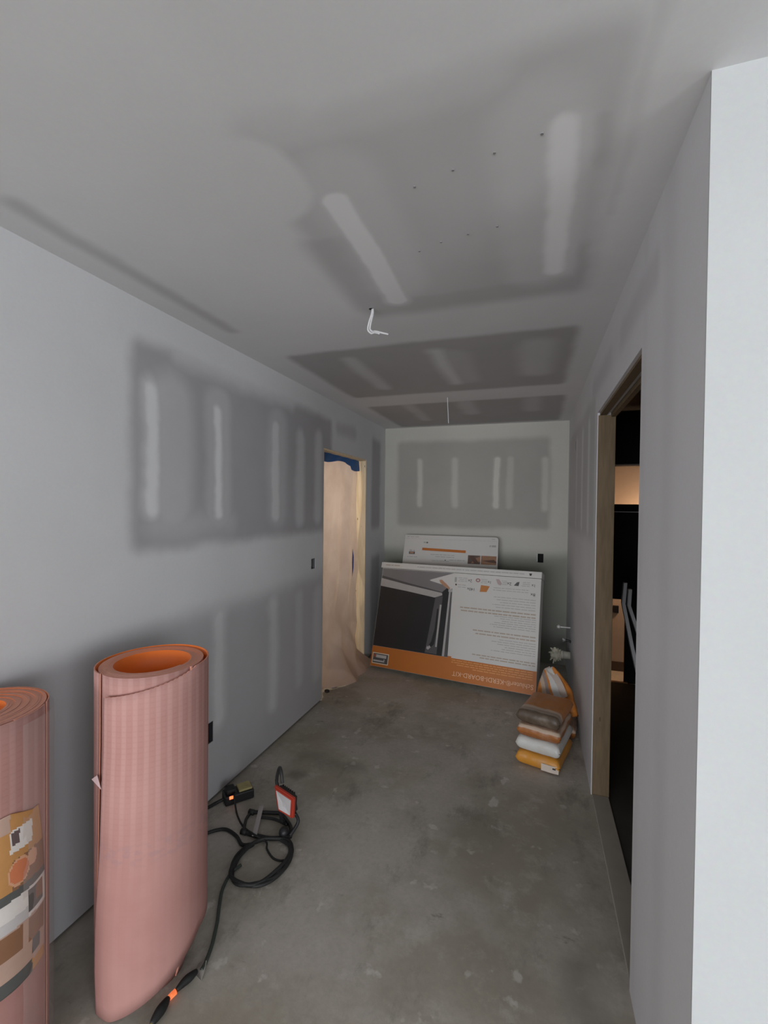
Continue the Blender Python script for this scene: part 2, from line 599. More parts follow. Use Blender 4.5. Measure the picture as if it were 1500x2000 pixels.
M_bluebox = plain('dark_device_box', (.05, .05, .055), .5)
M_greybox = plain('grey_device_box', (.16, .165, .17), .5)
eb = elec_box('electrical_box', (-.002, 1.945, .37), (.078, .108), .06, 0, -1, M_bluebox, 'dark open outlet box low in the left wall beside the pink roll')
bm = bmesh.new(); tube(bm, [(-.05, .0, .03), (-.03, .006, .01), (-.02, -.01, -.005), (-.04, -.015, -.03)], .004)
obj('wire', bm, plain('yellow_cable_jacket', (.55, .42, .12), .5), eb)
eb2 = elec_box('electrical_box', (-.002, 3.1175, 1.125), (.063, .078), .05, 0, -1, M_greybox, 'grey switch box hole in the left wall just before the doorway')
bm = bmesh.new(); tube(bm, [(-.04, 0, .02), (-.015, .008, .0), (-.012, -.008, -.02)], .006)
obj('wire', bm, M_greybox, eb2)
eb3 = elec_box('electrical_box', (1.669, D + .002, 1.06), (.056, .088), .06, 1, 1, M_void, 'small black outlet hole in the far wall right of the boxes')
eb4 = elec_box('electrical_box', (W + .002, 4.105, 2.09), (.048, .088), .05, 0, 1, M_void, 'narrow slot high on the right wall beyond the doorway')
bm = newbox(-.025, .026, -.012, 0, -.036, .036, bev=.004)
sb = thing('electrical_box', (2.365, 4.861, .598), 'black outlet box on the warm wall seen through the right doorway', 'electrical box')
obj('box_shell', bm, M_black, sb)


# ------------------------------------------------------------------ pink membrane rolls
def membrane_mat():
    k = NT('pink_fleece_membrane')
    uv = k.n('ShaderNodeTexCoord').outputs['UV']
    sep = k.n('ShaderNodeSeparateXYZ'); k.l(uv, sep.inputs[0])
    # waffle grid, 15 mm pitch
    su = k.mathn('ABSOLUTE', k.mathn('SINE', k.mathn('MULTIPLY', sep.outputs[0], math.pi / .0165)))
    sv = k.mathn('ABSOLUTE', k.mathn('SINE', k.mathn('MULTIPLY', sep.outputs[1], math.pi / .0165)))
    w = k.mathn('MINIMUM', k.rng(su, .1, .65), k.rng(sv, .1, .65))
    rib = k.rng(k.mathn('SINE', k.mathn('MULTIPLY', sep.outputs[0], math.pi / .0165)), -.6, .8)
    w2 = k.mathn('ADD', k.mathn('MULTIPLY', w, .22), k.mathn('MULTIPLY', rib, .62))
    nz = k.noise(k.objc(), 5, 5).outputs[0]
    base = k.mix(k.rng(nz, .3, .7), (.40, .205, .182), (.44, .238, .212))
    zz_ = k.n('ShaderNodeSeparateXYZ'); k.l(k.objc(), zz_.inputs[0])
    amt = k.rng(zz_.outputs[2], .35, .80, .06, .55)
    col = k.mix(k.mathn('MULTIPLY', w2, amt), base, (.55, .335, .305))
    # faint grey print band
    pr = k.noise(k.vec('MULTIPLY', k.objc(), (40, 40, 60)), 1, 2).outputs[0]
    z = k.n('ShaderNodeSeparateXYZ'); k.l(k.objc(), z.inputs[0])
    band = k.mathn('MULTIPLY', k.rng(z.outputs[2], .47, .50), k.rng(z.outputs[2], .56, .53))
    col = k.mix(k.mathn('MULTIPLY', k.mathn('MULTIPLY', band, k.rng(pr, .45, .6)), .28), col, (.28, .2, .22))
    k.color(col)
    k.rough(.9)
    k.b.inputs['Specular IOR Level'].default_value = .15
    k.bump(w2, .10, .002)
    return k.m


M_pink = membrane_mat()
M_orange = plain('orange_polyethylene', (.92, .20, .025), .45, .08, 8)
M_edge = plain('layered_membrane_edge', (.66, .30, .21), .8, .10, 90)


def spiral_strip(radius, a0, a1, ztop, z0=lambda a: 0.0, th=.0035, steps=96, zn=1):
    """one rolled sheet between angles a0..a1 (degrees); radius(a) and ztop(a) are functions"""
    bm = bmesh.new()
    uvl = bm.loops.layers.uv.new('UVMap')
    n = max(4, int((a1 - a0) / 360 * steps))
    rows = []
    s = 0; prev = None; slen = []
    for i in range(n + 1):
        a = a0 + (a1 - a0) * i / n
        r = radius(a); t = math.radians(a)
        d = Vector((math.cos(t), math.sin(t), 0))
        p = d * r
        if prev is not None: s += (p - prev).length
        prev = p; slen.append(s)
        zt = ztop(a)
        row = []
        for j in range(zn + 1):
            z = z0(a) + (zt - z0(a)) * j / zn
            row.append((bm.verts.new((d * r) + Vector((0, 0, z))), bm.verts.new(d * (r - th) + Vector((0, 0, z)))))
        rows.append(row)
    def face(vs, mi, uvs=None):
        f = bm.faces.new(vs); f.material_index = mi; f.smooth = mi != 2
        if uvs:
            for l, q in zip(f.loops, uvs): l[uvl].uv = q
    for i in range(n):
        A, B = rows[i], rows[i + 1]
        for j in range(zn):
            zs = [A[j][0].co.z, B[j][0].co.z, B[j + 1][0].co.z, A[j + 1][0].co.z]
            us = [slen[i], slen[i + 1], slen[i + 1], slen[i]]
            face([A[j][0], B[j][0], B[j + 1][0], A[j + 1][0]], 0, list(zip(us, zs)))
            face([A[j][1], A[j + 1][1], B[j + 1][1], B[j][1]], 1)
        face([A[-1][0], B[-1][0], B[-1][1], A[-1][1]], 2)
        face([A[0][0], A[0][1], B[0][1], B[0][0]], 2)
    for R in (rows[0], rows[-1]):
        for j in range(zn):
            face([R[j][0], R[j + 1][0], R[j + 1][1], R[j][1]], 2)
    return bm


def make_obj_raw(name, bm, mats, parent):
    me = bpy.data.meshes.new(name); bm.to_mesh(me); bm.free()
    for x in mats: me.materials.append(x)
    o = bpy.data.objects.new(name, me); COL.objects.link(o); o.parent = parent
    return o


r1 = thing('membrane_roll', (.392, 1.194, 0), 'tall pink waffle membrane roll with orange core, loose outer flap, second from left edge', 'membrane roll')
def taper(bm):
    for v in bm.verts:
        k_ = max(0, 1 - v.co.z / .24)
        v.co.x *= 1 - .30 * k_ ** 1.3; v.co.y *= 1 - .30 * k_ ** 1.3
        v.co.x -= .010 * k_
    return bm


# tight inner layers
make_obj_raw('inner_layers', taper(spiral_strip(lambda a: .1590 - (a / 360) * .0057, 0, 360 * 7, lambda a: 1.047 + .0012 * math.sin(math.radians(a * .9)), z0=lambda a: .004, th=.0056, steps=90, zn=14)), [M_pink, M_orange, M_edge], r1)
# loose outer layer; its end hangs lower at the front
A0, A1 = -97, 250


def outer_r(a):
    f = (a - A0) / (A1 - A0)
    base = .1713 + .004 * math.sin(math.radians(a + 40)) ** 2
    return base if f < .75 else base + (.1630 - base) * ((f - .75) / .25) ** 1.5


def outer_top(a):
    if a < 0:
        f = max(0, min(1, a / -97.))
        return 1.048 - .059 * f ** .8 + .0015 * math.sin(a * 1.3)
    return 1.050 + .002 * math.sin(math.radians(a * 1.5))


def outer_bottom(a):
    f = max(0., min(1., (a + 80) / 90.))
    return .002 + .165 * f ** 1.1


def edge_angle(z):
    T = [(-.1, -106), (0, -107), (.13, -111), (.268, -110), (.516, -100), (.67, -97.5), (.84, -94.5), (1.1, -94)]
    for (z0_, a_), (z1_, b_) in zip(T, T[1:]):
        if z <= z1_:
            return a_ + (b_ - a_) * (z - z0_) / (z1_ - z0_)
    return -94


bmo = spiral_strip(outer_r, A0, A1, outer_top, z0=outer_bottom, th=.0035, steps=150, zn=24)
# the cut end wavers down to the floor
for v in bmo.verts:
    a = math.degrees(math.atan2(v.co.y, v.co.x)); z = v.co.z
    f = max(0., 1 - abs(a - A0) / 60.) if a < 0 else 0.
    if f > 0:
        d_ = math.radians((edge_angle(z) - A0) * f)
        x_, y_ = v.co.x, v.co.y
        v.co.x = x_ * math.cos(d_) - y_ * math.sin(d_); v.co.y = x_ * math.sin(d_) + y_ * math.cos(d_)
make_obj_raw('loose_outer_sheet', bmo, [M_pink, M_orange, M_edge], r1)
bm = bmesh.new()   # torn white backing tab at the loose edge
t = math.radians(-110)
p0 = Vector((.166 * math.cos(t), .166 * math.sin(t), .715))
vs = [bm.verts.new(p0 + Vector(q)) for q in ((-.0, 0, 0), (-.02, -.004, .006), (.03, -.012, -.012), (.004, -.004, .024))]
bmesh.ops.convex_hull(bm, input=vs)
obj('torn_tab', bm, plain('torn_white_fleece', (.68, .5, .5), .9), r1)

r2 = thing('membrane_roll', (.172, .808, 0), 'pink membrane roll with printed paper band, cut off by the left picture edge', 'membrane roll')
make_obj_raw('inner_layers', spiral_strip(lambda a: .1575 - (a / 360) * .0065, 0, 360 * 14, lambda a: 1.010 + .0010 * math.sin(math.radians(a * .7)), th=.0065, steps=72), [M_pink, M_orange, M_edge], r2)
make_obj_raw('loose_outer_sheet', spiral_strip(lambda a: .1625, 40, 395, lambda a: 1.010, th=.003, steps=120, zn=8), [M_pink, M_orange, M_edge], r2)

# printed wrap on the left roll: (angle, height) patches
LM = {}
def lm(n, c, r=.45): LM[n] = plain('wrap_' + n, c, r, .08, 40); return LM[n]
wrapmats = [lm('amber_ground', (.52, .26, .09)), lm('white_panel', (.72, .68, .64)), lm('rust_roll_print', (.62, .20, .09)), lm('dark_grey_band', (.10, .105, .10)),
            lm('brown_photo', (.26, .13, .07)), lm('pale_text_panel', (.55, .53, .52)), lm('dusty_pink_ground', (.50, .34, .27)), lm('ink_square', (.13, .09, .09)), lm('tan_ring', (.66, .36, .22))]


def wrap_mat(a, z):
    # the print is set along the band; a in degrees, z in metres
    s = a
    def ell(ca, cz, ra, rz): return ((s - ca) / ra) ** 2 + ((z - cz) / rz) ** 2
    if z > .735: return 0 if s > -10 else 6
    if z > .655:
        if -10 < s < 8 and .675 < z < .735:
            return 7 if (-9 < s < -3 and .695 < z < .730) else 1
        return 0
    if z > .575:
        e = ell(-3, .618, 9, .036)
        if e < .72: return 2
        if e < 1: return 8
        if ell(8, .630, 5, .022) < 1: return 8
        return 0 if s < -8 else 4
    if z > .553: return 3
    if z > .475:
        if s < 4: return 1 if z > .505 else 5
        if z > .545 or s > 20 or z < .485: return 1
        return 4 if z > .50 and s > 12 else 3
    if z > .470: return 6
    if z > .405:
        return 4 if (5 < s < 22 or s < 0) else 6
    if z > .350:
        if 8 < s < 16 and z > .365: return 3
        return 6
    return 3 if s < 8 else 0


bm = bmesh.new()
na, nz_ = 70, 110
G = []
for i in range(na + 1):
    col_ = []
    for j in range(nz_ + 1):
        fz_ = j / nz_
        edge = 30 + 3 * math.sin(fz_ * math.pi) - 8 * fz_ ** 2
        a = -62 + (edge + 62) * i / na
        t = math.radians(a)
        top = .750 + (.024 if a < -5 else .024 * max(0, (15 - a) / 20) if a < 15 else 0)
        bot = .314 - .008 * math.sin(max(0, min(1, (a + 40) / 70)) * math.pi)
        col_.append(bm.verts.new((math.cos(t) * .1650, math.sin(t) * .1650, bot + (top - bot) * fz_)))
    G.append(col_)
for i in range(na):
    for j in range(nz_):
        f = bm.faces.new((G[i][j], G[i + 1][j], G[i + 1][j + 1], G[i][j + 1]))
        c = f.calc_center_median()
        f.material_index = wrap_mat(math.degrees(math.atan2(c.y, c.x)) * .915 - 4.8, c.z + .007)
        f.smooth = True
wrapo = make_obj_raw('printed_wrap', bm, wrapmats, r2)
wrapo['label'] = 'glossy printed paper band'
sm_ = wrapo.modifiers.new('thickness', 'SOLIDIFY'); sm_.thickness = .0012; sm_.offset = 1
# clear film over the roll's right side
kf = NT('clear_stretch_film')
kf.b.inputs['Alpha'].default_value = .16
kf.color(kf.mix(kf.noise(kf.objc(), 6).outputs[0], (.75, .66, .62), (.85, .78, .74))); kf.rough(.18)
bm = bmesh.new()
G = []
for i in range(25):
    a = 5 + 150 * i / 24; t = math.radians(a)
    G.append([bm.verts.new((math.cos(t) * (.1660 + .008 * math.sin(i / 24 * math.pi) + .003 * noise.noise(Vector((i * .3, j * .4, 1)))),
                            math.sin(t) * (.1660 + .010 * math.sin(i / 24 * math.pi)), .05 + .94 * j / 30)) for j in range(31)])
for i in range(24):
    for j in range(30):
        bm.faces.new((G[i][j], G[i + 1][j], G[i + 1][j + 1], G[i][j + 1])).smooth = True
make_obj_raw('clear_film', bm, [kf.m], r2)

# ------------------------------------------------------------------ shower board kit carton (stood upside down against the far wall)
uV = Vector((0.98671927, -0.16201216, 0.01171085)).normalized()
nV = Vector((0.15867953, 0.94598603, -0.28272114)).normalized()
vV = nV.cross(uV) * -1
if vV.z < 0: vV = -vV
TH = .14
carton = thing('carton', (0, 0, 0), 'large orange and white board kit carton leaning upside down on the far wall', 'carton')
mm = Matrix.Identity(4)
for i in range(3):
    mm[i][0], mm[i][1], mm[i][2] = uV[i], nV[i], vV[i]
mm.translation = Vector((.125, 4.068, .0405))
carton.matrix_world = mm
M_cwhite = plain('carton_white_print', (.62, .615, .59), .5, .03, 5)
M_corange = plain('carton_orange_print', (.50, .155, .022), .5, .05, 4)
M_cphoto_grey = plain('print_grey_tile', (.20, .19, .195), .45, .1, 4)
M_cphoto_dark = plain('print_dark_tile', (.018, .018, .02), .4, .3, 5)
M_cphoto_mid = plain('print_mid_grey', (.085, .083, .085), .45, .15, 6)
M_cphoto_silver = plain('print_brushed_silver', (.42, .41, .40), .4, .1, 30)
M_cink = plain('print_black_ink', (.03, .03, .03), .5)
M_cgreytext = plain('print_pale_grey_ink', (.40, .39, .385), .5)
M_cbrowntext = plain('print_tan_ink', (.43, .36, .29), .5)
M_corangetext = plain('print_peach_ink', (.78, .50, .32), .5)
M_cfaint = plain('print_faint_ink', (.70, .31, .09), .5)
M_cskin = plain('print_skin_tone', (.46, .25, .15), .5)
CW = 1.532
bm = newbox(0, CW, 0, TH, 0, .945, bev=.004)
for f in bm.faces:
    c = f.calc_center_median()
obj('carton_body', bm, M_cwhite, carton)
bm = newbox(-.016, CW + .003, -.006, TH + .004, .947, 1.003, bev=.003)
obj('carton_end_flap', bm, M_cwhite, carton)


def flat(bm, pts, y, mi=0, yb=None):
    """thin printed patch in the carton's face plane"""
    f = bm.faces.new([bm.verts.new((p[0], y, p[1])) for p in pts])
    f.material_index = mi
    return f


def print_obj(name, patches, mats, parent, thick=True):
    bm = bmesh.new()
    for pts, y, mi in patches:
        flat(bm, pts, y, mi)
    me = bpy.data.meshes.new(name)
    for f in bm.faces:
        f.normal_update()
        if f.normal.y > 0: f.normal_flip()
    bm.to_mesh(me); bm.free()
    for x in mats: me.materials.append(x)
    o = bpy.data.objects.new(name, me); COL.objects.link(o); o.parent = parent
    return o


R = lambda a, b, c, d: [(a, c), (b, c), (b, d), (a, d)]
print_obj('orange_band', [(R(.002, CW - .002, .002, .187), -.0006, 0), (R(.765, .80, .187, .200), -.0007, 0)], [M_corange], carton)
# product photograph: grey tiled wall, silver shelf edge, dark niche and grab bar
print_obj('printed_photo', [
    ([(.004, .188), (.766, .188), (.752, .80), (.62, .855), (.52, .862), (.752, .940), (.006, .940)], -.0006, 0),
    ([(.004, .188), (.745, .188), (.735, .79), (.70, .80), (.60, .705), (.035, .765), (.004, .77)], -.0009, 1),
    ([(.006, .764), (.30, .735), (.585, .700), (.66, .728), (.655, .748), (.30, .795), (.006, .842)], -.0012, 3),
    ([(.006, .842), (.30, .795), (.655, .748), (.655, .757), (.30, .815), (.006, .868)], -.0012, 2),
    ([(.545, .196), (.66, .196), (.665, .720), (.595, .71)], -.0011, 2),
    ([(.640, .26), (.655, .26), (.662, .64), (.645, .64)], -.0014, 3),
    ([(.598, .25), (.626, .28), (.640, .42), (.636, .60), (.622, .60), (.618, .42), (.596, .30), (.58, .27)], -.0014, 1),
    ([(.556, .235), (.575, .225), (.598, .25), (.585, .265), (.568, .25), (.562, .262)], -.0016, 3),
    ([(.712, .19), (.760, .19), (.742, .775), (.722, .775)], -.0014, 3),
    ([(.733, .19), (.765, .19), (.748, .775), (.738, .775)], -.0016, 2),
    ([(.715, .79), (.752, .79), (.752, .765), (.715, .765)], -.0018, 3),
], [M_cphoto_grey, M_cphoto_dark, M_cphoto_mid, M_cphoto_silver], carton)
print_obj('printed_corner', [
    ([(.518, .855), (.765, .944), (.765, .80), (.73, .79), (.68, .82)], -.0013, 0),
    ([(.615, .868), (.640, .872), (.690, .835), (.730, .800), (.715, .788), (.665, .815), (.625, .845)], -.0017, 1),
], [M_cwhite, M_cskin], carton)
# badge at the left end of the orange band
print_obj('printed_badge', [
    (R(.016, .190, .026, .127), -.0010, 0), (R(.024, .182, .034, .119), -.0013, 1),
    (R(.055, .165, .083, .110), -.0016, 2), (R(.030, .150, .046, .060), -.0016, 2), (R(.030, .052, .085, .112), -.0016, 3),
    (R(.140, .150, .046, .075), -.0016, 2),
], [plain('badge_cream_border', (.72, .62, .48), .5), M_cphoto_mid, plain('badge_pale_grey', (.50, .48, .46), .5), plain('badge_rust', (.35, .10, .05), .5)], carton)


def text_bm(body, size, align='LEFT'):
    cu = bpy.data.curves.new('txt', 'FONT')
    cu.body = body; cu.size = size; cu.align_x = align; cu.resolution_u = 2
    o = bpy.data.objects.new('txt', cu); COL.objects.link(o)
    dg = bpy.context.evaluated_depsgraph_get()
    me = bpy.data.meshes.new_from_object(o.evaluated_get(dg))
    bpy.data.objects.remove(o); bpy.data.curves.remove(cu)
    return me


def flipped_text(name, items, mat, parent, y=-.0014):
    """items: (string, height, u of first letter, z of baseline, width); letters run upside down, right to left"""
    bm = bmesh.new()
    for s, h, u0, z0, wd in items:
        me = text_bm(s, h * 1.38)
        w = max(v.co.x for v in me.vertices) or 1
        k = (wd / w) if wd else 1
        base = len(bm.verts)
        vv = [bm.verts.new((u0 - v.co.x * k, y, z0 - v.co.y)) for v in me.vertices]
        for p in me.polygons:
            try: bm.faces.new([vv[i] for i in p.vertices])
            except ValueError: pass
        bpy.data.meshes.remove(me)
    me = bpy.data.meshes.new(name)
    bm.normal_update()
    for f in bm.faces:
        if f.normal.y > 0: f.normal_flip()
    bm.to_mesh(me); bm.free(); me.materials.append(mat)
    o = bpy.data.objects.new(name, me); COL.objects.link(o); o.parent = parent
    return o


flipped_text('printed_title', [('Schluter\u00ae-KERDI-BOARD-KIT', .040, 1.512, .079, .69)], M_corangetext, carton)
flipped_text('printed_counts', [('1x', .026, 1.488, .893, .035), ('2x', .026, 1.285, .893, .040), ('1x', .026, 1.108, .893, .034), ('2x', .026, .932, .893, .040),
                                ('140x', .026, .965, .818, .075), ('8x', .026, 1.490, .815, .042)], M_cink, carton)
flipped_text('printed_arrow', [], M_cink, carton)
bpy.data.objects.remove(bpy.data.objects['printed_arrow'])
print_obj('printed_pieces', [
    ([(1.016, .851), (1.095, .846), (1.070, .793), (1.008, .790)], -.0012, 0),
    ([(.985 + .022 * math.cos(t), .892 + .018 * math.sin(t)) for t in [k * math.pi / 8 for k in range(16)]], -.0012, 1),
    ([(.985 + .009 * math.cos(t), .892 + .008 * math.sin(t)) for t in [k * math.pi / 8 for k in range(16)]], -.0015, 2),
    ([(1.145, .915), (1.175, .915), (1.20, .88), (1.19, .86), (1.165, .87)], -.0012, 3),
    ([(1.305, .870), (1.345, .868), (1.352, .905), (1.330, .900)], -.0012, 4),
    (R(.765, .785, .86, .905), -.0012, 5), (R(.775, .790, .83, .845), -.0012, 4),
    ([(1.430, .984), (1.455, .984), (1.448, .964), (1.436, .964)], -.0072, 6),
], [plain('print_orange_corner', (.50, .20, .05), .5), plain('print_mauve', (.36, .20, .19), .5), M_cwhite, plain('print_rose', (.46, .36, .36), .5), M_cphoto_mid, M_cgreytext, M_cink], carton)


def text_lines(name, specs, mat, parent, y=-.0012, up=False):
    """unreadably small print, as rows of word-length dashes"""
    pt = []
    rnd = random.Random(hash(name) % 1000 if False else len(name) * 7)
    for u0, u1, z, h in specs:
        u = u1
        while u > u0 + .01:
            w = rnd.uniform(.018, .065)
            a = max(u0, u - w)
            pt.append((R(a, u, z, z + h), y, 0))
            u = a - .007
    return print_obj(name, pt, [mat], parent)


gl = []
for z in (.755, .733, .711, .689, .667): gl.append((1.16 + .04 * math.sin(z * 90), 1.495, z, .005))
for z in (.590, .572, .553, .535, .517, .499): gl.append((1.17 + .05 * math.sin(z * 70), 1.505, z, .005))
for z in (.395, .376, .357, .338, .319, .300): gl.append((1.20 + .06 * math.sin(z * 80), 1.512, z, .005))
for z in (.900, .885, .870): gl += [(1.37, 1.44, z, .005), (1.20, 1.245, z, .005), (1.01, 1.07, z, .005), (.80, .885, z, .005)]
for z in (.835, .815): gl += [(1.12, 1.43, z, .005), (.80, .875, z, .005)]
text_lines('printed_small_text', gl, M_cgreytext, carton)
text_lines('printed_tan_text', [(.84, 1.50, .632, .011), (.838, 1.50, .605, .011), (.97, 1.508, .447, .010), (.99, 1.508, .420, .010), (.985, 1.515, .242, .009), (1.05, 1.515, .222, .009)], M_cbrowntext, carton)
text_lines('printed_faint_text', [(.80, 1.50, .168, .007), (.80, 1.50, .150, .007), (.84, 1.50, .132, .007), (1.0, 1.50, .114, .007)], M_cfaint, carton)
text_lines('printed_flap_text', [(.02, .19, .972, .009)], M_cbrowntext, carton, y=-.0072)
text_lines('printed_flap_small_text', [(.38, 1.39, .973, .007)], M_cgreytext, carton, y=-.0072)

# ------------------------------------------------------------------ smaller white carton behind
t20 = math.radians(20)
uR = Vector((1, 0, 0)); vR = Vector((0, math.sin(t20), math.cos(t20))); nR = Vector((0, math.cos(t20), -math.sin(t20)))
c2 = thing('carton', (0, 0, 0), 'smaller white carton with orange stripe behind the large board kit carton', 'carton')
LH = 1.2646 / math.cos(t20) - .004
m2 = Matrix.Identity(4)
for i in range(3):
    m2[i][0], m2[i][1], m2[i][2] = uR[i], nR[i], vR[i]
TLc = Vector((.2774, 4.72, 1.2647))
m2.translation = TLc - vR * 1.30
THR = .055
# shorten so the back edge stands on the floor
foot = (TLc.z - THR * math.sin(t20)) / math.cos(t20)
m2.translation = TLc - vR * foot
c2.matrix_world = m2
h2 = foot
RW = .985
bm = bmesh.new()
# outline with cut corners on the right
r_ = .03
out = [(0, 0), (RW, 0)] + [(RW - r_ + r_ * math.cos(a), h2 - r_ + r_ * math.sin(a)) for a in [k * math.pi / 12 for k in range(7)]] + [(.006, h2)]
fr = [bm.verts.new((a, 0, b)) for a, b in out]; bk = [bm.verts.new((a, THR, b)) for a, b in out]
bm.faces.new(fr); bm.faces.new(bk[::-1])
for i in range(len(out)):
    j = (i + 1) % len(out)
    bm.faces.new((fr[i], fr[j], bk[j], bk[i]))
obj('carton_body', bm, M_cwhite, c2)
Z = lambda v: h2 + v
print_obj('orange_stripe', [([(.206, Z(-.138)), (.664, Z(-.150)), (.664, Z(-.178)), (.206, Z(-.166))], -.0008, 0)], [M_corange], c2)
print_obj('printed_photo', [
    (R(.685, .978, Z(-.292), Z(-.194)), -.0008, 0), (R(.690, .815, Z(-.288), Z(-.198)), -.0011, 1), (R(.822, .974, Z(-.288), Z(-.198)), -.0011, 2),
    ([(.70, Z(-.205)), (.75, Z(-.205)), (.80, Z(-.27)), (.76, Z(-.285))], -.0014, 3), ([(.83, Z(-.25)), (.95, Z(-.235)), (.974, Z(-.255)), (.974, Z(-.27)), (.90, Z(-.262))], -.0014, 3),
    ([(.72, Z(-.285)), (.76, Z(-.23)), (.815, Z(-.205)), (.815, Z(-.26))], -.0013, 2),
], [M_cwhite, plain('print_umber', (.11, .075, .06), .5, .4, 20), plain('print_timber_brown', (.30, .16, .09), .5, .35, 15), plain('print_deep_brown', (.10, .05, .035), .5)], c2)
print_obj('printed_emblem', [
    (R(.066, .130, Z(-.212), Z(-.185)), -.0010, 0), (R(.075, .118, Z(-.205), Z(-.19)), -.0013, 1), (R(.07, .10, Z(-.178), Z(-.166)), -.0010, 2), (R(.112, .126, Z(-.180), Z(-.168)), -.0010, 2),
    (R(.215, .242, Z(-.086), Z(-.074)), -.0010, 2), (R(.246, .262, Z(-.088), Z(-.074)), -.0010, 0),
    (R(0.455, .465, Z(-.268), Z(-.258)), -.0010, 3),
], [M_cphoto_mid, M_cskin, M_cgreytext, M_cink], c2)
text_lines('printed_small_text', [(.03, .16, Z(-.025), .006), (.005, .97, Z(-.043), .002), (.30, .55, Z(-.21), .006), (.34, .55, Z(-.232), .006), (.50, .66, Z(-.262), .007), (.32, .50, Z(-.275), .005),
                                  (.90, .965, Z(-.105), .02), (.05, .16, Z(-.245), .006), (.92, .95, Z(-.025), .006)], M_cgreytext, c2, y=-.0010)


# ------------------------------------------------------------------ mortar bags
def bag_bm(w, l, t, seed, pinch=.5):
    bm = bmesh.new()
    nu, nv = 26, 36
    top, bot = [], []
    for i in range(nu + 1):
        u = -1 + 2 * i / nu
        rt, rb = [], []
        for j in range(nv + 1):
            v = -1 + 2 * j / nv
            e = (1 - abs(u) ** 9) ** .5 * (1 - abs(v) ** 13) ** .5
            wob = -.05 + noise.noise(Vector((u * 1.6 + seed, v * 2.2, seed * 3))) * .10 + noise.noise(Vector((u * 5 + seed, v * 6, seed))) * .045
            u = max(-1, min(1, u)); cvx = .006 * (1 - u * u)
            hgt = t / 2 * e * (1 + wob)
            sx = w / 2 * u * (1 + .03 * noise.noise(Vector((v * 3, seed, 2)))); sy = l / 2 * v * (1 + .02 * noise.noise(Vector((u * 3, seed, 5))))
            rt.append(bm.verts.new((sx, sy, t / 2 + hgt)))
            if i in (0, nu) or j in (0, nv): rb.append(rt[-1])
            else: rb.append(bm.verts.new((sx, sy, t / 2 - t / 2 * e)))
        top.append(rt); bot.append(rb)
    for i in range(nu):
        for j in range(nv):
            bm.faces.new((top[i][j], top[i + 1][j], top[i + 1][j + 1], top[i][j + 1]))
            q = []
            for x in (bot[i][j], bot[i][j + 1], bot[i + 1][j + 1], bot[i + 1][j]):
                if x not in q: q.append(x)
            if len(q) >= 3:
                try: bm.faces.new(q)
                except ValueError: pass
    return bm


def banded(name, axis, stops, wobble=.02, rough=.45):
    """bands of print across a bag; stops = [(position, colour)] along the object axis"""
    k = NT(name)
    p = k.objc()
    sep = k.n('ShaderNodeSeparateXYZ'); k.l(p, sep.inputs[0])
    nz = k.noise(p, 9, 3).outputs[0]
    v = k.mathn('ADD', sep.outputs[axis], k.mathn('MULTIPLY', k.mathn('SUBTRACT', nz, .5), wobble))
    col = stops[0][1]
    for pos, c in stops[1:]:
        col = k.mix(k.rng(v, pos - .003, pos + .003), col, c)
    # dusty film
    d = k.noise(p, 16, 5, .7).outputs[0]
    col = k.mix(k.rng(d, .45, .75, 0, .22), col, (.46, .36, .28))
    k.color(col); k.rough(rough)
    k.bump(k.noise(p, 28, 3).outputs[0], .25, .01)
    return k.m


OR = (.60, .21, .03); ORD = (.30, .10, .025); WH = (.60, .60, .57); CR = (.54, .41, .31); OL = (.10, .072, .05); OR2 = (.60, .26, .03)
M_bagA = banded('bag_amber_print', 2, [(0, OR2), (.2, OR2)])
M_bagB = banded('bag_white_print', 2, [(0, WH), (.2, WH)], rough=.4)
M_bagC = banded('bag_rust_print', 2, [(0, ORD), (.030, (.36, .13, .03)), (.056, CR), (.074, (.30, .19, .13))])
M_bagD = banded('bag_orange_print', 1, [(-.3, OL), (-.165, OL), (-.150, (.34, .26, .20)), (-.115, CR), (-.085, (.46, .17, .035)), (.3, OR)])
M_bagE = banded('bag_dusty_print', 0, [(-.3, OR), (-.085, CR), (-.055, (.30, .24, .22)), (-.030, OR), (-.016, WH), (.012, WH), (.030, OR), (.2, OR)], .05)
yaw = math.radians(-15)
uu = Vector((math.cos(yaw), math.sin(yaw), 0)); bb = Vector((-math.sin(yaw), math.cos(yaw), 0))
front = Vector((1.640, 2.845, 0))
BG = 'mortar bags stacked by the right wall'
defs = [
    (.262, .37, .088, 0.002, 0.0, 0.000, M_bagA, 'amber orange mortar bag with white sticker, bottom of the stack'),
    (.262, .37, .090, 0.088, -.5, 0.004, M_bagB, 'clean white mortar bag, second from the bottom of the stack'),
    (.258, .36, .084, 0.174, .8, 0.006, M_bagC, 'rust brown mortar bag with cream stripe, directly on the white bag'),
    (.255, .36, .086, 0.255, -1.5, 0.010, M_bagD, 'dusty orange mortar bag on top of the stack'),
]
